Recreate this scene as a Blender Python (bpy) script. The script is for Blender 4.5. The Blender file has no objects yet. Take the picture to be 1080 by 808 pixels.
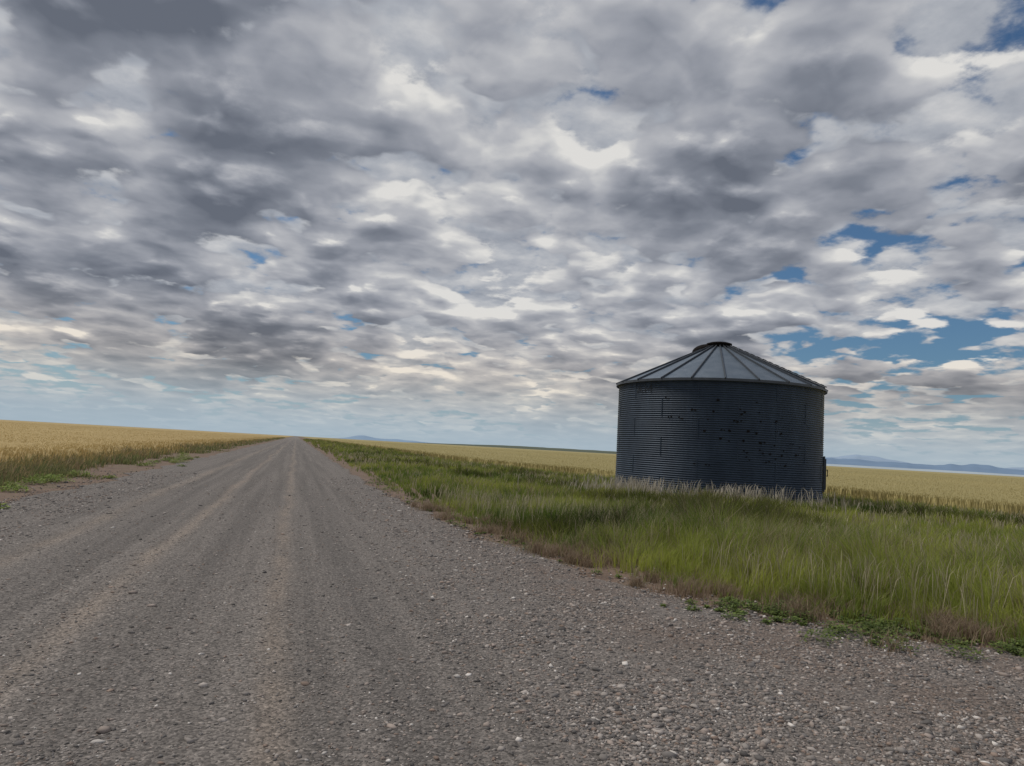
import bpy, math, numpy as np
from mathutils import Matrix, Vector
rng=np.random.default_rng(7)
D2R=math.radians
scene=bpy.context.scene
scene.view_settings.view_transform='Standard'
scene.view_settings.look='None'
scene.view_settings.exposure=0
COL=scene.collection

# ---------------------------------------------------------------- node helpers
class NT:
    def __init__(s,nt): s.nt=nt
    def n(s,t,**k):
        nd=s.nt.nodes.new(t)
        for a,b in k.items(): setattr(nd,a,b)
        return nd
    def l(s,a,b): s.nt.links.new(a,b)
    def _in(s,sock,v):
        if v is None: return
        if isinstance(v,bpy.types.NodeSocket): s.l(v,sock)
        else: sock.default_value=v
    def m(s,op,a,b=None,c=None,clamp=False):
        nd=s.n('ShaderNodeMath',operation=op,use_clamp=clamp)
        s._in(nd.inputs[0],a); s._in(nd.inputs[1],b); s._in(nd.inputs[2],c)
        return nd.outputs[0]
    def v(s,op,a,b=None,scale=None):
        nd=s.n('ShaderNodeVectorMath',operation=op)
        s._in(nd.inputs[0],a); s._in(nd.inputs[1],b)
        if scale is not None: s._in(nd.inputs['Scale'],scale)
        return nd.outputs[0]
    def noise(s,vec,scale,detail=4,rough=.5,dist=0,dim='3D'):
        nd=s.n('ShaderNodeTexNoise',noise_dimensions=dim)
        s._in(nd.inputs['Vector'],vec)
        nd.inputs['Scale'].default_value=scale; nd.inputs['Detail'].default_value=detail
        nd.inputs['Roughness'].default_value=rough; nd.inputs['Distortion'].default_value=dist
        return nd
    def vor(s,vec,scale,feature='F1',smooth=None,dim='3D'):
        nd=s.n('ShaderNodeTexVoronoi',feature=feature,voronoi_dimensions=dim)
        s._in(nd.inputs['Vector'],vec); nd.inputs['Scale'].default_value=scale
        if smooth is not None: nd.inputs['Smoothness'].default_value=smooth
        return nd
    def ss(s,x,a,b,o0=0.,o1=1.):
        nd=s.n('ShaderNodeMapRange',interpolation_type='SMOOTHSTEP')
        s._in(nd.inputs[0],x); s._in(nd.inputs[1],a); s._in(nd.inputs[2],b)
        s._in(nd.inputs[3],o0); s._in(nd.inputs[4],o1)
        return nd.outputs[0]
    def mix(s,f,a,b,blend='MIX'):
        nd=s.n('ShaderNodeMix',data_type='RGBA',blend_type=blend)
        s._in(nd.inputs[0],f)
        for i,v in ((6,a),(7,b)):
            if isinstance(v,tuple) and len(v)==3: v=v+(1,)
            s._in(nd.inputs[i],v)
        return nd.outputs[2]
    def sep(s,v):
        nd=s.n('ShaderNodeSeparateXYZ'); s._in(nd.inputs[0],v); return nd.outputs
    def comb(s,x,y,z):
        nd=s.n('ShaderNodeCombineXYZ')
        for i,v in enumerate((x,y,z)): s._in(nd.inputs[i],v)
        return nd.outputs[0]
    def ramp(s,f,stops,interp='LINEAR'):
        nd=s.n('ShaderNodeValToRGB'); e=nd.color_ramp.elements; nd.color_ramp.interpolation=interp
        while len(e)<len(stops): e.new(.5)
        for i,(p,c) in enumerate(stops):
            e[i].position=p; e[i].color=c+(1,) if len(c)==3 else c
        s._in(nd.inputs[0],f); return nd.outputs[0]

def material(name):
    m=bpy.data.materials.new(name); m.use_nodes=True
    T=NT(m.node_tree); b=m.node_tree.nodes['Principled BSDF']
    return m,T,b
def pos(T): return T.n('ShaderNodeNewGeometry').outputs['Position']
def bump(T,b,h,strength,dist):
    nd=T.n('ShaderNodeBump'); nd.inputs['Strength'].default_value=strength
    nd.inputs['Distance'].default_value=dist
    T.l(h,nd.inputs['Height']); T.l(nd.outputs[0],b.inputs['Normal'])

# ---------------------------------------------------------------- numpy noise
def vnoise(x,y,scale,seed=0,octv=3):
    r=np.random.default_rng(seed); out=np.zeros_like(x); amp=1; tot=0
    for o in range(octv):
        g=r.random((256,256)); xs=x/scale+1000.3; ys=y/scale+1000.7
        xi=np.floor(xs).astype(int); yi=np.floor(ys).astype(int)
        fx=xs-xi; fy=ys-yi; fx=fx*fx*(3-2*fx); fy=fy*fy*(3-2*fy)
        a=g[xi%256,yi%256]; b=g[(xi+1)%256,yi%256]; c=g[xi%256,(yi+1)%256]; d=g[(xi+1)%256,(yi+1)%256]
        out+=amp*((a*(1-fx)+b*fx)*(1-fy)+(c*(1-fx)+d*fx)*fy); tot+=amp; amp*=.5; scale/=2
    return out/tot

def mesh_obj(name,verts,loops,starts,cols=None,mat=None,parent=None,smooth=False):
    me=bpy.data.meshes.new(name)
    me.vertices.add(len(verts)); me.vertices.foreach_set('co',np.asarray(verts,dtype=np.float32).ravel())
    me.loops.add(len(loops)); me.loops.foreach_set('vertex_index',np.asarray(loops,dtype=np.int32))
    me.polygons.add(len(starts)); me.polygons.foreach_set('loop_start',np.asarray(starts,dtype=np.int32))
    me.update(calc_edges=True)
    if cols is not None:
        at=me.color_attributes.new('tint','FLOAT_COLOR','POINT')
        c=np.ones((len(verts),4),dtype=np.float32); c[:,:3]=cols
        at.data.foreach_set('color',c.ravel())
    if mat: me.materials.append(mat)
    if smooth: me.polygons.foreach_set('use_smooth',np.ones(len(starts),dtype=bool))
    o=bpy.data.objects.new(name,me); COL.objects.link(o)
    if parent: o.parent=parent
    return o
def pyobj(name,verts,faces,mats,parent=None,smooth=False,midx=None):
    me=bpy.data.meshes.new(name); me.from_pydata(verts,[],faces); me.update()
    for m in (mats if isinstance(mats,list) else [mats]): me.materials.append(m)
    if midx is not None: me.polygons.foreach_set('material_index',midx)
    if smooth: me.polygons.foreach_set('use_smooth',[True]*len(faces))
    o=bpy.data.objects.new(name,me); COL.objects.link(o)
    if parent: o.parent=parent
    return o

# ---------------------------------------------------------------- camera
cd=bpy.data.cameras.new('camera'); cam=bpy.data.objects.new('camera',cd); COL.objects.link(cam)
cd.sensor_width=36; cd.lens=25.2; cd.clip_end=60000; cd.clip_start=.05
YAW,PITCH,ROLL=16.46,5.18,3.2
cam.matrix_world=Matrix.Translation((0,0,1.6))@Matrix.Rotation(D2R(-YAW),4,'Z')@Matrix.Rotation(D2R(90+PITCH),4,'X')@Matrix.Rotation(D2R(ROLL),4,'Z')
scene.camera=cam

# ---------------------------------------------------------------- sun
SUN_EL,SUN_AZ=58,-55      # azimuth measured clockwise from +Y
sd=bpy.data.lights.new('sun','SUN'); sd.energy=2.0; sd.angle=D2R(12); sd.color=(1,.93,.83)
so=bpy.data.objects.new('sun',sd); COL.objects.link(so)
a=D2R(SUN_AZ); e=D2R(SUN_EL)
sdir=Vector((math.sin(a)*math.cos(e),math.cos(a)*math.cos(e),math.sin(e)))
so.rotation_euler=sdir.to_track_quat('Z','Y').to_euler()

# ---------------------------------------------------------------- world
w=bpy.data.worlds.new('World'); scene.world=w; w.use_nodes=True
try: w.cycles.sampling_method='NONE'
except Exception as ex: print('ws',ex)
T=NT(w.node_tree); bg=w.node_tree.nodes['Background']
dirv=T.n('ShaderNodeTexCoord').outputs['Generated']
x,y,z=T.sep(dirv)[:3]
zc=T.m('MAXIMUM',z,0.0)
KK=.16
def proj(e,ox=0.,oy=0.,sc=1.):
    q=T.m('DIVIDE',sc,T.m('MULTIPLY',T.m('ADD',zc,KK),1+e))
    return T.comb(T.m('MULTIPLY_ADD',x,q,ox),T.m('MULTIPLY_ADD',y,q,oy),0.0)
g=bpy.data.node_groups.new('cloud_billow','ShaderNodeTree')
g.interface.new_socket('P',in_out='INPUT',socket_type='NodeSocketVector')
g.interface.new_socket('S',in_out='OUTPUT',socket_type='NodeSocketFloat')
G_=NT(g); gi=g.nodes.new('NodeGroupInput'); go=g.nodes.new('NodeGroupOutput'); P=gi.outputs[0]
wn=G_.noise(P,3.0,3,.6,dim='2D')
P1=G_.v('ADD',P,G_.v('SCALE',G_.v('SUBTRACT',wn.outputs['Color'],(.5,.5,.5)),scale=.24))
s1=G_.noise(P1,2.7,4,.52,dim='2D').outputs[0]
v1=G_.vor(P1,4.9,'SMOOTH_F1',.30,dim='2D').outputs['Distance']
s=G_.m('MULTIPLY_ADD',v1,-.34,G_.m('MULTIPLY',s1,.62))
G_.l(s,go.inputs[0])
def bill(P):
    nd=T.n('ShaderNodeGroup'); nd.node_tree=g; T.l(P,nd.inputs[0]); return nd.outputs[0]
P0=proj(0); S0=bill(P0); S1=bill(proj(.045)); S2=bill(proj(.12))
big=T.noise(P0,.62,2,.5,dim='2D').outputs[0]
fd=T.m('SUBTRACT',T.noise(P0,12,5,.62,.0,dim='2D').outputs[0],.5)
big0=T.m('SUBTRACT',big,.5)
az=T.m('ARCTAN2',x,y)
def gap(a0,z0,wa,wz,amp):
    u=T.m('DIVIDE',T.m('SUBTRACT',az,D2R(a0)),D2R(wa)); v_=T.m('DIVIDE',T.m('SUBTRACT',z,z0),wz)
    q=T.m('ADD',T.m('MULTIPLY',u,u),T.m('MULTIPLY',v_,v_))
    return T.m('MULTIPLY',T.m('EXPONENT',T.m('MULTIPLY',q,-1.)),amp)
cov=T.ss(az,.45,.8,-.004,.03)
for gg in ((45,.145,9,.04,.20),(44,.06,12,.03,.09),(28,.12,4,.012,.10),(41,.27,5,.035,.11),(49,.32,6,.04,.10),(43,.43,3,.025,.05),(3,.30,2.5,.02,.09),(-7,.40,3,.02,.06),(-12,.05,18,.04,.11),(10,.03,20,.025,.06)):
    cov=T.m('ADD',cov,gap(*gg))
# front (lower) deck of puffs
DA=T.m('ADD',S0,T.m('MULTIPLY_ADD',fd,.17,T.m('MULTIPLY',big0,.20)))
TA=T.m('SUBTRACT',DA,T.m('ADD',cov,.035))
aA=T.ss(TA,-.015,.065)
thick=T.ss(TA,.02,.26)
dl=T.m('MULTIPLY_ADD',T.m('SUBTRACT',S0,S1),2.3,T.m('MULTIPLY',T.m('SUBTRACT',S0,S2),1.1))
dl=T.m('MULTIPLY',dl,T.ss(z,.02,.2,.6,1.))
lit=T.m('MULTIPLY_ADD',thick,-.46,dl)
lit=T.m('MULTIPLY_ADD',fd,.65,lit)
lit=T.m('MULTIPLY_ADD',big0,-1.0,lit)
lit=T.m('MULTIPLY_ADD',lit,.86,.655)
cA=T.ramp(lit,[(0,(.13,.147,.185)),(.3,(.205,.224,.268)),(.55,(.31,.327,.372)),(.8,(.46,.47,.50)),(.93,(.61,.61,.61)),(1,(.72,.71,.69))])
# upper, thinner deck behind it
PB=proj(0,7.31,2.17,1.3); PB2=proj(.05,7.31,2.17,1.3)
B0=bill(PB); B1=bill(PB2)
DB=T.m('MULTIPLY_ADD',fd,.26,B0)
TB=T.m('SUBTRACT',DB,T.m('ADD',T.m('MULTIPLY',cov,1.2),-.035))
aB=T.ss(TB,-.03,.12)
litB=T.m('MULTIPLY_ADD',T.m('SUBTRACT',B0,B1),1.6,T.m('MULTIPLY_ADD',fd,.8,.50))
cB=T.ramp(litB,[(0,(.27,.295,.345)),(.5,(.41,.43,.47)),(1,(.61,.61,.615))])
sky=T.n('ShaderNodeTexSky',sky_type='NISHITA'); sky.sun_disc=False
sky.sun_elevation=D2R(SUN_EL); sky.sun_rotation=D2R(SUN_AZ)
sk=T.v('MULTIPLY',sky.outputs[0],(.040,.056,.068))
full=T.mix(T.m('MULTIPLY',aB,.96),sk,cB)
full=T.mix(aA,full,cA)
warm=T.mix(T.ss(z,.03,.2),(1.24,1.11,.94),(1,1,1))
full=T.mix(T.m('MAXIMUM',aA,aB),full,T.v('MULTIPLY',full,warm))
full=T.mix(T.ss(z,.0,.11,.92,0),full,(.38,.475,.55))
T.l(full,bg.inputs[0]); bg.inputs[1].default_value=1.0

# ---------------------------------------------------------------- edges (world metres)
EY=np.array([-30,-5,2.0,3.6,4.4,4.9,5.5,6.3,7.6,9.5,12,17,24,40,1500.])
EX=np.array([60,40,22,12,8.2,6.6,5.7,5.0,4.2,3.75,3.3,2.95,2.75,2.7,2.7])
def edge_r(y): return np.interp(y,EY,EX)
def edge_l(y): return -5.2+0*y
def field_r(y):
    return np.interp(y,[-50,34,42,60,1500],[25,24.5,17,13.2,12.8])
FIELD_L=-7.6

# ---------------------------------------------------------------- ground
def hazed(T,col,start,end,haze,mx):  # paints aerial haze into the base colour by distance from the origin
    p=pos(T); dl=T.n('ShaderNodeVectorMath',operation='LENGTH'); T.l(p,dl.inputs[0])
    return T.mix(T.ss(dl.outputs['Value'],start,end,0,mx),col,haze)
m_soil,T,b=material('soil')
p=pos(T)
n=T.noise(p,1.3,6,.6).outputs[0]; n2=T.noise(p,28,5,.65).outputs[0]
c=T.ramp(n,[(.35,(.12,.083,.062)),(.52,(.165,.115,.086)),(.68,(.12,.10,.062))])
c=T.mix(T.ss(n2,.35,.7),c,T.v('MULTIPLY',c,(1.5,1.5,1.5)))
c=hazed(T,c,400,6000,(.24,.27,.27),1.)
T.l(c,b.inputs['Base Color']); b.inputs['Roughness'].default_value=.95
bump(T,b,n2,.6,.03)
def axis(R,n=18):
    t=np.geomspace(8,R,n); return np.concatenate([-t[::-1],[0],t])
ax=axis(26000); G=len(ax)
vx,vy=np.meshgrid(ax,ax,indexing='ij'); V=np.stack([vx.ravel(),vy.ravel(),0*vx.ravel()],1)
F=[(i*G+j,(i+1)*G+j,(i+1)*G+j+1,i*G+j+1) for i in range(G-1) for j in range(G-1)]
ground=pyobj('ground',V.tolist(),F,m_soil); ground['kind']='structure'

# road
m_road,T,b=material('gravel_road')
p=pos(T); px_,py_,pz_=T.sep(p)[:3]
wob=T.noise(T.comb(T.m('MULTIPLY',px_,.3),T.m('MULTIPLY',py_,.12),0.),1,3,.5).outputs[0]
X=T.m('MULTIPLY_ADD',T.m('SUBTRACT',wob,.5),.7,px_)
def band(c0,wd):
    q=T.m('DIVIDE',T.m('SUBTRACT',X,c0),wd); return T.m('EXPONENT',T.m('MULTIPLY',T.m('MULTIPLY',q,q),-1.))
long1=T.noise(T.comb(T.m('MULTIPLY',px_,3.2),T.m('MULTIPLY',py_,.06),0.),1,5,.6).outputs[0]
base=T.mix(T.ss(long1,.33,.68),(.118,.106,.097),(.182,.163,.149))
tan=T.m('MAXIMUM',T.m('MAXIMUM',band(-1.6,.12),T.m('MULTIPLY',band(-.05,.12),.9)),T.m('MULTIPLY',band(-3.1,.16),.8))
patch=T.noise(p,.8,4,.6).outputs[0]
tan=T.m('MULTIPLY',tan,T.ss(patch,.3,.65,.35,1.))
base=T.mix(T.m('MULTIPLY',tan,.65),base,(.275,.225,.184))
dark=T.m('MAXIMUM',band(.75,.32),T.m('MAXIMUM',band(-.85,.22),band(-2.4,.3)))
base=T.mix(T.m('MULTIPLY',dark,.35),base,(.108,.098,.092))
sh=T.m('MAXIMUM',T.ss(X,1.2,1.9),T.ss(X,-3.3,-4.0))
base=T.mix(T.m('MULTIPLY',sh,.6),base,(.165,.147,.135))
brn=T.m('MULTIPLY',T.ss(X,2.2,3.6),T.ss(patch,.35,.6))
base=T.mix(T.m('MULTIPLY',brn,.55),base,(.148,.107,.084))
va=T.vor(p,64); vb=T.vor(p,31)
sa=T.sep(va.outputs['Color'])[0]; sb=T.sep(vb.outputs['Color'])[0]
base=T.v('SCALE',base,scale=T.m('MULTIPLY_ADD',sa,1.1,.45))
sbm=T.m('MULTIPLY',T.m('GREATER_THAN',sb,.70),T.ss(vb.outputs['Distance'],.5,.3))
base=T.mix(T.m('MULTIPLY',sbm,.6),base,T.v('SCALE',base,scale=1.8))
fine=T.noise(p,160,3,.6).outputs[0]
base=T.v('SCALE',base,scale=T.m('MULTIPLY_ADD',fine,1.1,.45))
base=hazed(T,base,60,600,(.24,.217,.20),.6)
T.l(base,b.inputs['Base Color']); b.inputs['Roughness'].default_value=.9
hgt=T.m('SUBTRACT',T.m('MULTIPLY',T.m('SUBTRACT',1.,va.outputs['Distance']),.6),T.m('MULTIPLY',vb.outputs['Distance'],.5))
hgt=T.m('ADD',hgt,T.m('MULTIPLY',T.noise(p,12,4,.6).outputs[0],1.0))
bump(T,b,hgt,.7,.013)
ys=np.concatenate([np.arange(-6,30,.12),np.geomspace(30,1400,160)])
jr=(vnoise(ys,0*ys,.9,4,4)-.5)*1.0; jl=(vnoise(ys,0*ys+9,1.4,5,4)-.5)*1.2
xr=np.minimum(edge_r(ys)-.05+jr,30); xl=edge_l(ys)+jl
K=9; V=[];F=[]
for i,yy in enumerate(ys):
    for k in range(K):
        V.append((xl[i]+(xr[i]-xl[i])*k/(K-1),yy,.012))
for i in range(len(ys)-1):
    for k in range(K-1):
        A=i*K+k; F.append((A,A+1,A+K+1,A+K))
road=pyobj('road',V,F,m_road); road['kind']='structure'

# ---------------------------------------------------------------- tinted materials
def tint_mat(name,trans=.35,rough=.7):
    m,T,b=material(name)
    at=T.n('ShaderNodeAttribute',attribute_name='tint')
    T.l(at.outputs['Color'],b.inputs['Base Color']); b.inputs['Roughness'].default_value=rough
    b.inputs['Specular IOR Level'].default_value=.25
    if trans>0:
        tr=T.n('ShaderNodeBsdfTranslucent'); T.l(at.outputs['Color'],tr.inputs[0])
        mx=T.n('ShaderNodeMixShader'); mx.inputs[0].default_value=trans
        T.l(b.outputs[0],mx.inputs[1]); T.l(tr.outputs[0],mx.inputs[2])
        T.l(mx.outputs[0],m.node_tree.nodes['Material Output'].inputs[0])
    return m
m_grass=tint_mat('grass_blades',.45); m_wheat=tint_mat('wheat_stalks',.35,.8); m_stone=tint_mat('stones',0,.85)
m_weed=tint_mat('weed_leaves',.3,.6)

def blade_mesh(name,x,y,h,wd,lean,col,mat,z0=0.,kind='grass',spread=1.6,ldir=None):
    N=len(x); a=rng.random(N)*2*np.pi; ld=rng.normal(.6,spread,N)
    if ldir is not None: ld=ldir+rng.normal(0,.9,N)
    wx=np.cos(a)*wd/2; wy=np.sin(a)*wd/2
    lx=np.cos(ld)*lean*h; ly=np.sin(ld)*lean*h
    if kind=='grass': w0,w1,t1,s1=1.,.8,.55,.28
    else: w0,w1,t1,s1=.35,1.,.82,.6
    V=np.zeros((N,5,3))
    z0=np.zeros(N)+z0
    V[:,0]=np.stack([x-wx*w0,y-wy*w0,z0],1); V[:,1]=np.stack([x+wx*w0,y+wy*w0,z0],1)
    V[:,2]=np.stack([x-wx*w1+lx*s1,y-wy*w1+ly*s1,z0+h*t1],1); V[:,3]=np.stack([x+wx*w1+lx*s1,y+wy*w1+ly*s1,z0+h*t1],1)
    V[:,4]=np.stack([x+lx,y+ly,z0+h*np.sqrt(np.clip(1-lean**2*.6,.2,1))],1)
    base=(np.arange(N)*5)[:,None]
    L=(base+np.array([0,1,3,2,2,3,4])[None]).ravel()
    S=((np.arange(N)*7)[:,None]+np.array([0,4])[None]).ravel()
    C=np.repeat(col[:,None,:],5,1)
    return mesh_obj(name,V.reshape(-1,3),L,S,C.reshape(-1,3),mat)

def polar(N,r0,r1,a0,a1,p=0.):
    u=rng.random(N); r=r0*(r1/r0)**u
    a=np.radians(a0+(a1-a0)*rng.random(N))
    return r*np.sin(a),r*np.cos(a),r
def lerp(a,b,t): return a+(b-a)*t[:,None]
def C(*c): return np.array(c,dtype=float)

BX,BY,BR=17.4,27.25,4.25
def bin_d(x,y): return np.hypot(x-BX,y-BY)-BR
# ---- verge grass
N=680000
x,y,r=polar(N,5.2,420,-1,66)
bare=np.exp(-(((x-6.6)/.6)**2+((y-5.75)/.35)**2))     # worn bare patch by the approach
keep=(x>edge_r(y)+(vnoise(x,y,1.1,21,3)-.5)*1.5)&(x<field_r(y)+.8)&(bin_d(x,y)>.05)&(rng.random(N)>bare*1.15)
x,y,r=x[keep],y[keep],r[keep]
gs=.22*(1+r/25); tx=(np.floor(x/gs)+.5)*gs; ty=(np.floor(y/gs)+.5)*gs
hsh=np.modf(np.abs(np.sin(np.floor(x/gs)*12.9898+np.floor(y/gs)*78.233))*43758.5453)[0]
tus=hsh<.55
pull=np.where(tus,.45,0)
x=x+(tx+(hsh-.5)*gs*.6-x)*pull; y=y+(ty-y)*pull
ok=(bin_d(x,y)>.05); x,y,r,hsh,tus=[q[ok] for q in (x,y,r,hsh,tus)]
dE=x-edge_r(y)
dE=np.minimum(dE,np.abs(y-np.interp(x,EX[::-1],EY[::-1]))*1.3+.05)
patch=vnoise(x,y,2.6,22,4); pl=vnoise(x,y,8,23,3); cl=vnoise(x,y,.55,25,2); c2=vnoise(x,y,1.5,26,3)
hh=(.12+.40*np.clip(dE/2.4,0,1))*(.25+.8*patch+.8*cl)*(.5+.7*rng.random(len(x)))*np.where(tus,.75+.7*hsh,.85)
hh*=1-.30*np.clip((r-14)/8,0,1)*(r<80)
nb=np.exp(-((bin_d(x,y)-.7)/1.1)**2)*(y<BY+1)
hh*=1-.4*np.exp(-((bin_d(x,y)-.5)/2.0)**2)*np.clip((x-BX+1)/3,0,1)
hh*=1+.25*nb*(cl>.5)*(x<BX+1)
thin=rng.random(len(x))<np.clip((dE-.25)/1.2,0.03,1)*np.clip(.25+1.8*cl+dE*.22,0,1)
x,y,r,patch,pl,cl,c2,hh,dE,nb,hsh,tus=[q[thin] for q in (x,y,r,patch,pl,cl,c2,hh,dE,nb,hsh,tus)]
wd=np.maximum(.0055,r*.00085)*(.7+.7*rng.random(len(x)))
t=np.clip((pl-.36)/.28,0,1)
col=lerp(C(.11,.18,.035)[None],C(.43,.47,.10)[None],np.clip(t*.42+(c2-.45)*1.6+(hsh-.5)*.35*tus+rng.random(len(x))*.4,0,1))
edge_dry=np.exp(-(dE/.6)**2)
st=rng.random(len(x))<(.10+.22*np.clip((patch-.55)*5,0,1)+.12*nb+.30*edge_dry+.2*(hsh>.50)*tus)
col[st]=lerp(C(.27,.22,.12)[None],C(.47,.41,.26)[None],rng.random(st.sum()))
drk=np.clip((vnoise(x,y,3.0,31,2)-.64)*9,0,1)
col*=(1-.6*drk)[:,None]; hh*=1+.3*drk
far=np.clip((r-30)/120,0,1); col=col*(1-.3*far[:,None])+C(.27,.26,.10)*.3*far[:,None]
g1=blade_mesh('verge_grass',x,y,hh,wd,.12+.6*rng.random(len(x)),col,m_grass,ldir=vnoise(x,y,.9,27,2)*14); g1['kind']='stuff'

# ---- seed-head stems
N=46000
x,y,r=polar(N,6.5,140,2,62)
sp=vnoise(x,y,3,33,3)
keep=(x>edge_r(y)+.9)&(y>5.6)&(x<field_r(y)+.3)&(bin_d(x,y)>.05)&(rng.random(N)<np.clip((sp-.40)*4,0.10,1)*np.clip((r-6)/7,.35,1))
x,y,r=x[keep],y[keep],r[keep]
hh=(.42+.26*rng.random(len(x)))*(1-.3*np.clip((r-12)/8,0,1))
col=lerp(C(.30,.27,.15)[None],C(.56,.50,.35)[None],rng.random(len(x)))
g2=blade_mesh('seed_grass',x,y,hh,np.maximum(.007,r*.0007),.1+.35*rng.random(len(x)),col,m_wheat,kind='head'); g2['kind']='stuff'
N=3600
aa=np.radians(rng.uniform(190,268,N)); rr_=BR+.2+rng.gamma(2.,.75,N)
x=BX+rr_*np.cos(aa); y=BY+rr_*np.sin(aa)
k=rng.random(N)<np.clip((vnoise(x,y,1.3,35,3)-.42)*5,0.06,.85); x,y=x[k],y[k]; N=len(x)
hh=.30+.60*rng.random(N)**1.3
col=lerp(C(.40,.36,.28)[None],C(.64,.59,.50)[None],rng.random(N))
g6=blade_mesh('dry_seed_grass',x,y,hh,.014+.012*rng.random(N),.1+.45*rng.random(N),col,m_wheat,kind='head'); g6['kind']='stuff'

# ---- left verge
N=300000
x,y,r=polar(N,9,500,-42,-.3)
keep=(x<-5.25+(vnoise(x,y,1.5,41,3)-.5)*1.2)&(x>FIELD_L-1.0)
pt=vnoise(x,y,2.0,42,4)
keep&=(rng.random(N)<np.clip((pt-.50)*8+ (-x-6.4)*1.3,0,1))
x,y,r,pt=[q[keep] for q in (x,y,r,pt)]
hh=(.05+.36*np.clip((-x-5.9)/1.6,0,1))*(.2+1.3*pt)*(.5+1.0*rng.random(len(x)))
col=lerp(C(.12,.145,.06)[None],C(.28,.29,.12)[None],rng.random(len(x)))
st=rng.random(len(x))<np.clip((-x-6.0)*.28+(vnoise(x,y,.8,43,2)-.5)*1.2,.08,.65)
col[st]=lerp(C(.26,.195,.11)[None],C(.45,.36,.21)[None],rng.random(st.sum()))
g3=blade_mesh('roadside_grass',x,y,hh,np.maximum(.007,r*.001)*(.7+.7*rng.random(len(x))),.2+.6*rng.random(len(x)),col,m_grass); g3['kind']='stuff'

# ---- wheat canopies
def wheat_mat(name,c1,c2,c3):
    m,T,b=material(name); p=pos(T)
    px_,py_,pz_=T.sep(p)[:3]
    n=T.noise(T.comb(T.m('MULTIPLY',px_,.02),T.m('MULTIPLY',py_,.004),0.),1,5,.6).outputs[0]
    n2=T.noise(p,2.2,8,.7).outputs[0]
    c=T.mix(T.ss(n,.35,.65),c1,c2); c=T.mix(T.ss(n2,.35,.7,0,.6),c,c3)
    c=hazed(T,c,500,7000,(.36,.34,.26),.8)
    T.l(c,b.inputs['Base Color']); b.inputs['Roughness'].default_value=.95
    bump(T,b,n2,.5,.12); return m
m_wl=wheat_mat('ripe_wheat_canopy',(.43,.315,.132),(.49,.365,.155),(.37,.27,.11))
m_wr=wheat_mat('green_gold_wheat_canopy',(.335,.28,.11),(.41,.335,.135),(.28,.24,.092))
WH=.56
def slab(name,inner,outer,ys,mat,slope):
    V=[];F=[]
    K=14; ts=np.concatenate([[0],np.geomspace(.0004,1,K-1)])
    sg=1 if outer>0 else -1
    for yy in ys:
        xi,xo=inner(yy),outer
        V.append((xi,yy,0.0))
        for j,t in enumerate(ts): V.append((xi+sg*slope+(xo-xi-sg*slope)*t,yy,WH*(.9 if j==0 else 1)))
    M=K+1
    for i in range(len(ys)-1):
        for k in range(M-1):
            A=i*M+k; F.append((A,A+1,A+M+1,A+M))
    n0=len(V)
    for k in range(K): V.append((V[1+k][0],ys[0],0.0))
    for k in range(K-1): F.append((n0+k,n0+k+1,k+2,k+1))
    o=pyobj(name,V,F,mat); o['kind']='structure'; return o
ysF=np.concatenate([np.arange(-60,80,2.),np.geomspace(80,6500,50)])
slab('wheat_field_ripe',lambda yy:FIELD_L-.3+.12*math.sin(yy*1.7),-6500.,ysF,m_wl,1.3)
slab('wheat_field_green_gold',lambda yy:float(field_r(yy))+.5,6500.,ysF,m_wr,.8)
N=300000
x,y,r=polar(N,8,500,-62,-.2)
keep=x<FIELD_L+(vnoise(x,y,.9,51,3)-.5)*.7
x,y,r=x[keep],y[keep],r[keep]
dd=FIELD_L-x
hh=(.585+.055*rng.random(len(x))+.05*(vnoise(x,y,4,52,2)-.5))*np.clip(.6+dd/1.6*.4,.6,1)
hh*=np.where(dd<1.2,.7+.4*rng.random(len(x)),1)
col=lerp(C(.41,.305,.13)[None],C(.58,.44,.195)[None],rng.random(len(x)))
gr=(rng.random(len(x))<.40)&(dd<1.1); col[gr]=lerp(C(.17,.16,.065)[None],C(.32,.27,.12)[None],rng.random(gr.sum()))
g4=blade_mesh('ripe_wheat',x,y,hh,np.maximum(.010,r*.0008),.08+.25*rng.random(len(x)),col,m_wheat,kind='head'); g4['kind']='stuff'
N=260000
x,y,r=polar(N,20,500,0,70)
keep=x>field_r(y)+(vnoise(x,y,2.,53,3)-.5)*1.2
x,y,r=x[keep],y[keep],r[keep]
hh=.585+.045*rng.random(len(x))
col=lerp(C(.29,.25,.10)[None],C(.45,.37,.16)[None],rng.random(len(x)))
g5=blade_mesh('green_gold_wheat',x,y,hh,np.maximum(.010,r*.0008),.08+.2*rng.random(len(x)),col,m_wheat,kind='head'); g5['kind']='stuff'

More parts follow.
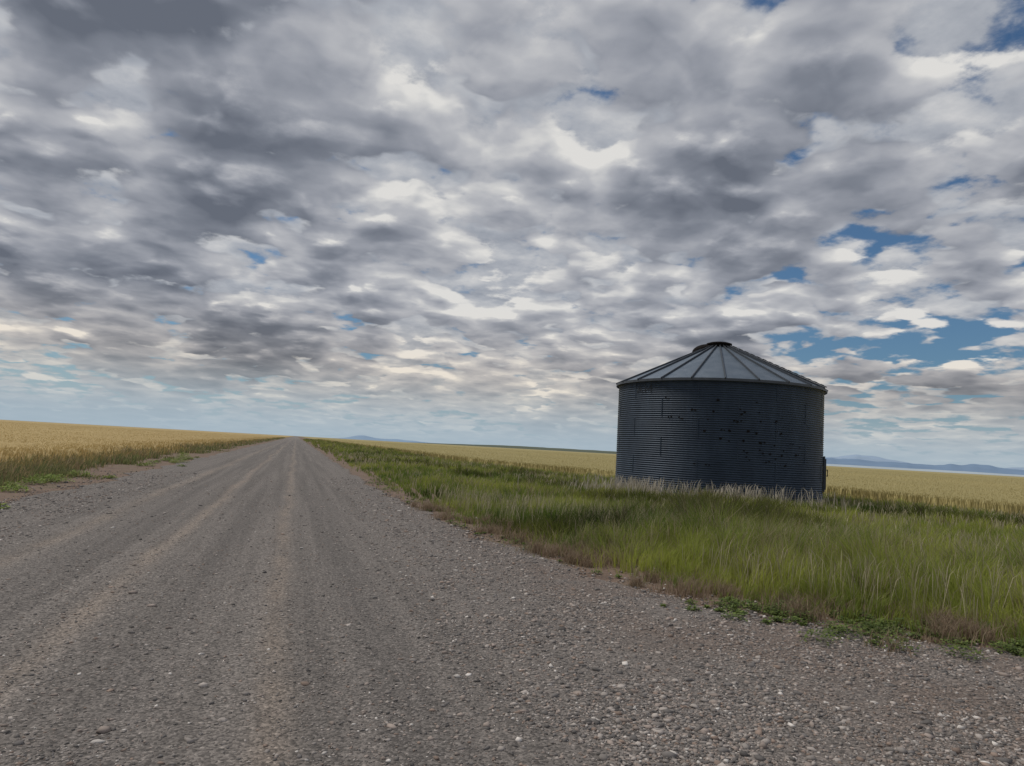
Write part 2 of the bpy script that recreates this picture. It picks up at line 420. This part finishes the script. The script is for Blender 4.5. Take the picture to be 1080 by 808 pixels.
# ---------------------------------------------------------------- low broadleaf weeds
def leaf_cloud(name,cx,cy,cr,ch,n,c1,c2,size):
    VV=[];CC=[]
    for X0,Y0,R0,H0,n0 in zip(cx,cy,cr,ch,n):
        a=rng.random(n0)*2*np.pi; q=np.sqrt(rng.random(n0))*R0*(.6+.5*np.sin(a*3+X0*9)**2)
        lx=X0+np.cos(a)*q; ly=Y0+np.sin(a)*q; lz=.015+rng.random(n0)*H0*np.clip(1-(q/R0)**2*.7,.1,1)
        s=size*(.5+rng.random(n0)); b=rng.random(n0)*2*np.pi; tilt=(rng.random(n0)-.3)*.9
        dx,dy=np.cos(b),np.sin(b)
        p0=np.stack([lx,ly,lz],1)
        fwd=np.stack([dx,dy,tilt],1)*s[:,None]; sd_=np.stack([-dy,dx,(rng.random(n0)-.5)*.6],1)*(s*.33)[:,None]
        VV.append(np.stack([p0,p0+fwd*.5-sd_,p0+fwd,p0+fwd*.5+sd_],1))
        c=lerp(c1[None],c2[None],rng.random(n0))*(.8+.4*rng.random()); CC.append(np.repeat(c[:,None,:],4,1))
    V=np.concatenate(VV).reshape(-1,3); Cc=np.concatenate(CC).reshape(-1,3); M=len(V)//4
    o=mesh_obj(name,V,np.arange(M*4),np.arange(M)*4,Cc,m_weed); o['kind']='stuff'; return o
n=170
yy=rng.uniform(4.7,7.2,n); xx=edge_r(yy)+rng.normal(.35,.5,n)
y2=rng.uniform(7.2,30,70); x2=edge_r(y2)+np.abs(rng.normal(.35,.4,70))
xx=np.concatenate([xx,x2]); yy=np.concatenate([yy,y2])
cr=np.clip(rng.gamma(2.0,.045,len(yy)),.03,.22)
leaf_cloud('weeds',xx,yy,cr,cr*.5,(30+cr*650).astype(int),C(.075,.115,.035),C(.20,.26,.065),.030)
n=70
yy=np.concatenate([rng.uniform(10,50,30),rng.uniform(11,16,40)]); xx=rng.normal(-5.95,.48,n)
cr=rng.uniform(.10,.48,len(yy))
leaf_cloud('roadside_weeds',xx,yy,cr,cr*.45,(cr*900).astype(int),C(.12,.185,.035),C(.29,.37,.08),.05)
n=80
yy=rng.uniform(4.7,18,n); xx=edge_r(yy)+rng.uniform(.0,1.2,n)
xx=np.concatenate([xx,rng.normal(6.6,.5,14)]); yy=np.concatenate([yy,rng.normal(5.75,.3,14)])
X=[];Y=[];HH=[]
for a_,b_ in zip(xx,yy):
    m_=rng.integers(40,170); rad=rng.uniform(.04,.16)
    X.append(a_+rng.normal(0,rad,m_)); Y.append(b_+rng.normal(0,rad,m_)); HH.append(rng.uniform(.06,.30)*(.5+.7*rng.random(m_)))
X=np.concatenate(X);Y=np.concatenate(Y);HH=np.concatenate(HH)
col=lerp(C(.24,.17,.12)[None],C(.40,.32,.22)[None],rng.random(len(X)))
g7=blade_mesh('dry_weeds',X,Y,HH,.006+.004*rng.random(len(X)),.3+.6*rng.random(len(X)),col,m_grass,spread=6); g7['kind']='stuff'

# ---------------------------------------------------------------- loose gravel
ph=(1+5**.5)/2
iv=np.array([(-1,ph,0),(1,ph,0),(-1,-ph,0),(1,-ph,0),(0,-1,ph),(0,1,ph),(0,-1,-ph),(0,1,-ph),(ph,0,-1),(ph,0,1),(-ph,0,-1),(-ph,0,1)],float)
iv/=np.linalg.norm(iv[0])
iff=np.array([(0,11,5),(0,5,1),(0,1,7),(0,7,10),(0,10,11),(1,5,9),(5,11,4),(11,10,2),(10,7,6),(7,1,8),(3,9,4),(3,4,2),(3,2,6),(3,6,8),(3,8,9),(4,9,5),(2,4,11),(6,2,10),(8,6,7),(9,8,1)])
N=400000
x,y,r=polar(N,2.2,30,-32,64)
er=edge_r(y)
xw=x+(vnoise(x*.3,y*.12,1.,66,2)-.5)*.5
dens_=np.interp(xw,[-7,-6,-5,-3.6,-3.0,-2,-.8,-.2,.9,1.5,2.2,3],[.0,.25,.95,.95,.3,.25,.38,.2,.3,.9,1.1,1.1])
dens_=np.where(x>er,.7*np.exp(-(x-er)/.35),dens_)
dens_*=.35+1.1*np.clip((vnoise(x,y,.8,61,4)-.3)*2.2,0,1)
k=rng.random(N)<dens_*.62
x,y,r=x[k],y[k],r[k]; N=len(x)
loose=np.maximum(np.clip((x-1.0)/.8,0,1),np.clip((-x-3.3)/.6,0,1))
s=np.exp(rng.normal(np.log(.0058),.50,N))*(1+.28*loose); s=np.clip(s,.0025,.029)*(1+np.clip((r-6)/14,0,1)*.6)
jit=np.clip(1+.36*rng.normal(size=(N,12,1)),.5,1.5)
sc=np.stack([s*(.8+.7*rng.random(N)),s*(.6+.5*rng.random(N)),s*(.4+.35*rng.random(N))],1)
v=iv[None]*jit*sc[:,None,:]
an=rng.random(N)*2*np.pi; ca,sa_=np.cos(an)[:,None],np.sin(an)[:,None]
vx=v[:,:,0]*ca-v[:,:,1]*sa_; vy=v[:,:,0]*sa_+v[:,:,1]*ca
V=np.stack([vx+x[:,None],vy+y[:,None],v[:,:,2]+(.012+sc[:,2]*.15)[:,None]],2)
L=(np.arange(N)*12)[:,None]+iff.ravel()[None]
S=np.arange(N*20)*3
pal=np.array([(.25,.228,.212),(.175,.163,.157),(.32,.27,.24),(.41,.37,.34),(.125,.117,.112),(.28,.215,.178),(.60,.565,.53)])
pi=rng.choice(len(pal),N,p=[.26,.19,.19,.15,.10,.08,.03])
col=pal[pi]*(.8+.45*rng.random((N,1)))
gv=mesh_obj('gravel',V.reshape(-1,3),L.ravel(),S,np.repeat(col[:,None,:],12,1).reshape(-1,3),m_stone); gv['kind']='stuff'

# ---------------------------------------------------------------- grain bin
binE=bpy.data.objects.new('grain_bin',None); COL.objects.link(binE); binE.location=(BX,BY,0)
binE['label']='corrugated steel grain bin with conical roof, riddled with bullet holes'
binE['category']='grain bin'
EAVE=4.66; FACE=math.atan2(-BY,-BX)
m_wall,T,b=material('weathered_galvanised_wall')
tc=T.n('ShaderNodeTexCoord').outputs['Object']
ox,oy,oz=T.sep(tc)[:3]
th=T.m('ARCTAN2',oy,ox)
st=T.noise(T.comb(T.m('MULTIPLY',th,9.),T.m('MULTIPLY',oz,.5),0.),1,6,.65).outputs[0]
bl=T.noise(tc,1.1,5,.6).outputs[0]
sheet=T.m('SNAP',T.m('MULTIPLY',oz,1.),.77)
sn=T.n('ShaderNodeTexWhiteNoise',noise_dimensions='2D'); T.l(T.comb(T.m('SNAP',T.m('ADD',th,sheet),.52),sheet,0.),sn.inputs['Vector'])
c=T.mix(T.ss(st,.35,.75),(.038,.058,.090),(.054,.080,.120))
c=T.mix(T.ss(bl,.5,.75,0,.35),c,(.075,.104,.143))
c=T.v('SCALE',c,scale=T.m('MULTIPLY_ADD',sn.outputs[0],.14,.93))
T.l(c,b.inputs['Base Color']); b.inputs['Metallic'].default_value=.3; b.inputs['Roughness'].default_value=.55
m_roof,T,b=material('galvanised_roof')
tc=T.n('ShaderNodeTexCoord').outputs['Object']
n=T.noise(tc,1.6,6,.65).outputs[0]; ox,oy,oz=T.sep(tc)[:3]; th=T.m('ARCTAN2',oy,ox)
sn=T.n('ShaderNodeTexWhiteNoise',noise_dimensions='1D'); T.l(T.m('SNAP',T.m('ADD',th,.0),2*math.pi/22),sn.inputs['W'])
c=T.mix(T.ss(n,.3,.7),(.12,.16,.21),(.175,.217,.27))
c=T.v('SCALE',c,scale=T.m('MULTIPLY_ADD',sn.outputs[0],.14,.9))
T.l(c,b.inputs['Base Color']); b.inputs['Metallic'].default_value=.45; b.inputs['Roughness'].default_value=.55
m_rib,T,b=material('roof_rib_metal'); n=T.noise(pos(T),4,4).outputs[0]
T.l(T.mix(n,(.05,.058,.07),(.11,.125,.145)),b.inputs['Base Color']); b.inputs['Metallic'].default_value=.4; b.inputs['Roughness'].default_value=.5
m_dark,T,b=material('rusted_dark_steel'); n=T.noise(pos(T),9,5).outputs[0]
T.l(T.mix(n,(.008,.008,.009),(.022,.018,.017)),b.inputs['Base Color']); b.inputs['Roughness'].default_value=.9; b.inputs['Specular IOR Level'].default_value=.1
m_paint,T,b=material('faded_black_paint'); n=T.noise(pos(T),14,5).outputs[0]
T.l(T.mix(T.ss(n,.4,.6),(.010,.012,.016),(.030,.042,.06)),b.inputs['Base Color']); b.inputs['Roughness'].default_value=.8
m_conc,T,b=material('concrete_pad'); n=T.noise(pos(T),6,6).outputs[0]
T.l(T.mix(n,(.2,.19,.17),(.32,.3,.28)),b.inputs['Base Color']); b.inputs['Roughness'].default_value=.9

NC=54; SEG=160; per=8
zs=np.linspace(.08,EAVE,NC*per+1)
V=[];F=[];MI=[]
amp=.013
for zz in zs:
    rad=BR+amp*math.cos((zz-.08)/(EAVE-.08)*NC*2*math.pi)
    for k in range(SEG):
        t=2*math.pi*k/SEG; V.append((rad*math.cos(t),rad*math.sin(t),zz))
for i in range(len(zs)-1):
    for k in range(SEG):
        A=i*SEG+k; B=i*SEG+(k+1)%SEG; F.append((A,B,B+SEG,A+SEG)); MI.append(0)
def box(V,F,MI,c,ex,ey,ez,hx,hy,hz,mi=0):
    n0=len(V)
    for sx in (-1,1):
        for sy in (-1,1):
            for sz in (-1,1):
                p=Vector(c)+Vector(ex)*hx*sx+Vector(ey)*hy*sy+Vector(ez)*hz*sz; V.append(tuple(p))
    for f in ((0,1,3,2),(4,6,7,5),(0,4,5,1),(2,3,7,6),(0,2,6,4),(1,5,7,3)): F.append(tuple(n0+q for q in f)); MI.append(mi)
prng=np.random.default_rng(12)
ring_h=(EAVE-.12)/6
for rg in range(6):
    for s_ in range(9):
        t=2*math.pi*(s_+.5*(rg%2)+.2)/9
        ro=(math.cos(t),math.sin(t),0); tg=(-math.sin(t),math.cos(t),0)
        zc_=.12+ring_h*(rg+.5)
        box(V,F,MI,(ro[0]*(BR+amp+.002),ro[1]*(BR+amp+.002),zc_),tg,ro,(0,0,1),.012,.006,ring_h*.48,0)
def hole(ang,zz,s):
    n0=len(V); t0=FACE+math.radians(ang); rad=BR+amp+.004
    for q in range(7):
        a=2*math.pi*q/7; rr_=s*(.75+.5*prng.random())
        t=t0+math.cos(a)*rr_*1.25/rad; V.append((rad*math.cos(t),rad*math.sin(t),zz+math.sin(a)*rr_))
    F.append(tuple(range(n0,n0+7))); MI.append(1)
rows=[(3.85,-32,26,3),(3.45,-14,28,5),(3.1,-30,40,7),(2.7,-8,40,7),(2.3,-2,46,8),(1.95,10,44,7),(1.65,14,38,4),(1.4,-24,10,2)]
for zz,a0,a1,cnt in rows:
    for q in range(cnt):
        a=a0+(a1-a0)*(q+prng.random())/cnt
        hole(a,zz+prng.normal(0,.06),prng.uniform(.026,.048))
        if prng.random()<.3: hole(a+1.6,zz+prng.normal(0,.02),prng.uniform(.024,.038))
wall=pyobj('wall',V,F,[m_wall,m_dark],binE,midx=MI)
# roof
V=[];F=[];MI=[]
NR=22; PEAK=6.50; RO=BR+.11; RI=.42
def rp(rad,t,lift=0): return (rad*math.cos(t),rad*math.sin(t),EAVE-.02+(PEAK-EAVE)*(RO-rad)/(RO-RI)+lift)
T0=FACE+.06
for i in range(NR):
    t0=T0+2*math.pi*i/NR; t1=T0+2*math.pi*(i+1)/NR
    n0=len(V)
    for q in range(5):
        t=t0+(t1-t0)*q/4
        V.append((RO*math.cos(t),RO*math.sin(t),EAVE-.02)); V.append(rp(RI,t))
    for q in range(4): A=n0+q*2; F.append((A,A+2,A+3,A+1)); MI.append(0)
    ro=Vector((math.cos(t0),math.sin(t0),0)); tg=Vector((-math.sin(t0),math.cos(t0),0))
    pa=Vector(rp(RO+.02,t0)); pb=Vector(rp(RI,t0)); ex=(pb-pa).normalized(); ez=ex.cross(tg); ez=ez if ez.z>0 else -ez
    cc_=(pa+pb)/2+ez*.03; box(V,F,MI,cc_,ex,tg,ez,(pb-pa).length/2,.018,.045,1)
n0=len(V)
for k in range(96):
    t=2*math.pi*k/96
    for rr_,z_ in ((RO+.012,EAVE+.01),(RO+.015,EAVE-.09)): V.append((rr_*math.cos(t),rr_*math.sin(t),z_))
for k in range(96):
    A=n0+2*k; B=n0+2*((k+1)%96); F.append((A,B,B+1,A+1)); MI.append(1)
roof=pyobj('roof',V,F,[m_roof,m_rib],binE,midx=MI)
def lathe(name,prof,mat,parent,seg=32,loc=(0,0,0)):
    V=[];F=[]
    for (r_,z_) in prof:
        for k in range(seg):
            t=2*math.pi*k/seg; V.append((r_*math.cos(t),r_*math.sin(t),z_))
    for i in range(len(prof)-1):
        for k in range(seg): F.append((i*seg+k,i*seg+(k+1)%seg,(i+1)*seg+(k+1)%seg,(i+1)*seg+k))
    o=pyobj(name,V,F,mat,parent); o.location=loc; return o
lathe('collar',[(.44,PEAK-.10),(.46,PEAK+.08),(.54,PEAK+.09),(.54,PEAK+.14),(.38,PEAK+.19),(.001,PEAK+.21)],m_dark,roof)
lid=lathe('lid',[(.46,-.22),(.50,-.16),(.48,-.08),(.40,.0),(.28,.06),(.14,.09),(.001,.10)],m_dark,roof,28)
lt=FACE-math.pi/2-.12
lid.location=(.70*math.cos(lt),.70*math.sin(lt),PEAK+.0)
# tip the lid gently down the slope, away from the peak
axis_=Vector((-math.sin(lt),math.cos(lt),0))
lid.rotation_euler=Matrix.Rotation(D2R(14),3,axis_).to_euler()
V=[];F=[];MI=[]
t=FACE+1.22
ro=Vector((math.cos(t),math.sin(t),0)); tg=Vector((-math.sin(t),math.cos(t),0))
pa=Vector(rp(RO,t)); pb=Vector(rp(RI+.1,t)); ex=(pb-pa).normalized(); ez=ex.cross(tg); ez=ez if ez.z>0 else -ez
Ln=(pb-pa).length
for sgn in (-1,1): box(V,F,MI,(pa+pb)/2+ez*.10+tg*.2*sgn,ex,tg,ez,Ln/2,.012,.02)
for k in range(15): box(V,F,MI,pa+ex*(Ln*(k+.5)/15)+ez*.12,ex,tg,ez,.015,.21,.015)
pyobj('roof_ladder',V,F,m_rib,roof,midx=MI)
V=[];F=[];MI=[]
t=FACE+math.radians(84)
ro=Vector((math.cos(t),math.sin(t),0)); tg=Vector((-math.sin(t),math.cos(t),0)); up_=Vector((0,0,1))
box(V,F,MI,ro*(BR+.07)+up_*1.25,tg,ro,up_,.36,.04,.62)
box(V,F,MI,ro*(BR+.035)+up_*1.25,tg,ro,up_,.44,.03,.72)
door=pyobj('door',V,F,m_rib,binE,midx=MI)
V=[];F=[];MI=[]
box(V,F,MI,ro*(BR+.17)+up_*1.3,tg,ro,up_,.02,.015,.14)
for s_ in (-1,1): box(V,F,MI,ro*(BR+.135)+up_*(1.3+.12*s_),tg,ro,up_,.015,.03,.015)
pyobj('handle',V,F,m_dark,door,midx=MI)
lathe('foundation',[(BR+.10,-.05),(BR+.10,.06),(BR+.08,.075),(BR-.2,.075)],m_conc,binE,96)
V=[];F=[]
def seg(x0,z0,x1,z1,wd):
    dx,dz=x1-x0,z1-z0; Ln=math.hypot(dx,dz); nx,nz=-dz/Ln*wd/2,dx/Ln*wd/2; n0=len(V)
    rad=BR+amp+.006
    S_=5
    for k in range(S_+1):
        f=k/S_
        for sg in (1,-1):
            xx,zz=x0+dx*f+nx*sg,z0+dz*f+nz*sg
            t=FACE+math.radians(-42)+xx/rad; V.append((rad*math.cos(t),rad*math.sin(t),zz+4.12))
    for k in range(S_): A=n0+2*k; F.append((A,A+2,A+3,A+1))
for s_ in ((-.44,0,-.27,.32),(-.27,.32,-.10,0),(-.36,.11,-.18,.11),(.06,0,.06,.32),(.06,.32,.22,.09),(.22,.09,.38,.32),(.38,.32,.38,0)): seg(*s_,.05)
pyobj('lettering',V,F,m_paint,binE)

# ---------------------------------------------------------------- distant hills
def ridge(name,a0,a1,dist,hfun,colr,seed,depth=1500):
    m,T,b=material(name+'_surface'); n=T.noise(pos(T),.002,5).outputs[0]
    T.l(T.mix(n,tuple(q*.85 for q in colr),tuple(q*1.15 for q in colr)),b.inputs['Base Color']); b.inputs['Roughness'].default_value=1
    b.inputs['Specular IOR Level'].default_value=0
    aa=np.radians(np.linspace(a0,a1,220)); u=np.linspace(0,1,220)
    nz=vnoise(u*20,0*u,2.5,seed,5); h=hfun(u,nz)
    V=[];F=[]
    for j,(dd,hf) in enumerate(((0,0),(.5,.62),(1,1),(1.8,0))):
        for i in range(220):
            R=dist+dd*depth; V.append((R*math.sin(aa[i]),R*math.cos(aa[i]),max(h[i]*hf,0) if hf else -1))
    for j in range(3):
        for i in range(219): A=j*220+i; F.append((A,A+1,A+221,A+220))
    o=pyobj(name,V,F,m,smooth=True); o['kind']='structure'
def taper(u,w=.12): return np.clip(u/w,0,1)*np.clip((1-u)/w,0,1)
ridge('blue_hills',37.5,72,13000,lambda u,n:taper(u,.06)*(50+230*n*n*1.5),(.21,.30,.43),71)  # bluish base colour has the distance haze in it, next two ridges too
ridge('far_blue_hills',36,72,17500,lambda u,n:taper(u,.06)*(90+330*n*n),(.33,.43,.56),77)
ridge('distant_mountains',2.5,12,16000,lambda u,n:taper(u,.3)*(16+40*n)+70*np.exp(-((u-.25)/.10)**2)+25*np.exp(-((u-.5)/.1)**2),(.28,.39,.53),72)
ridge('hazy_plain',36,72,9000,lambda u,n:taper(u,.1)*(16+16*n),(.44,.51,.56),73,800)  # low strip, pale base colour stands in for haze below the hills
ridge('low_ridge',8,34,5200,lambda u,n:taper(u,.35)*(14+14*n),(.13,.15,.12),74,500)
print('done')
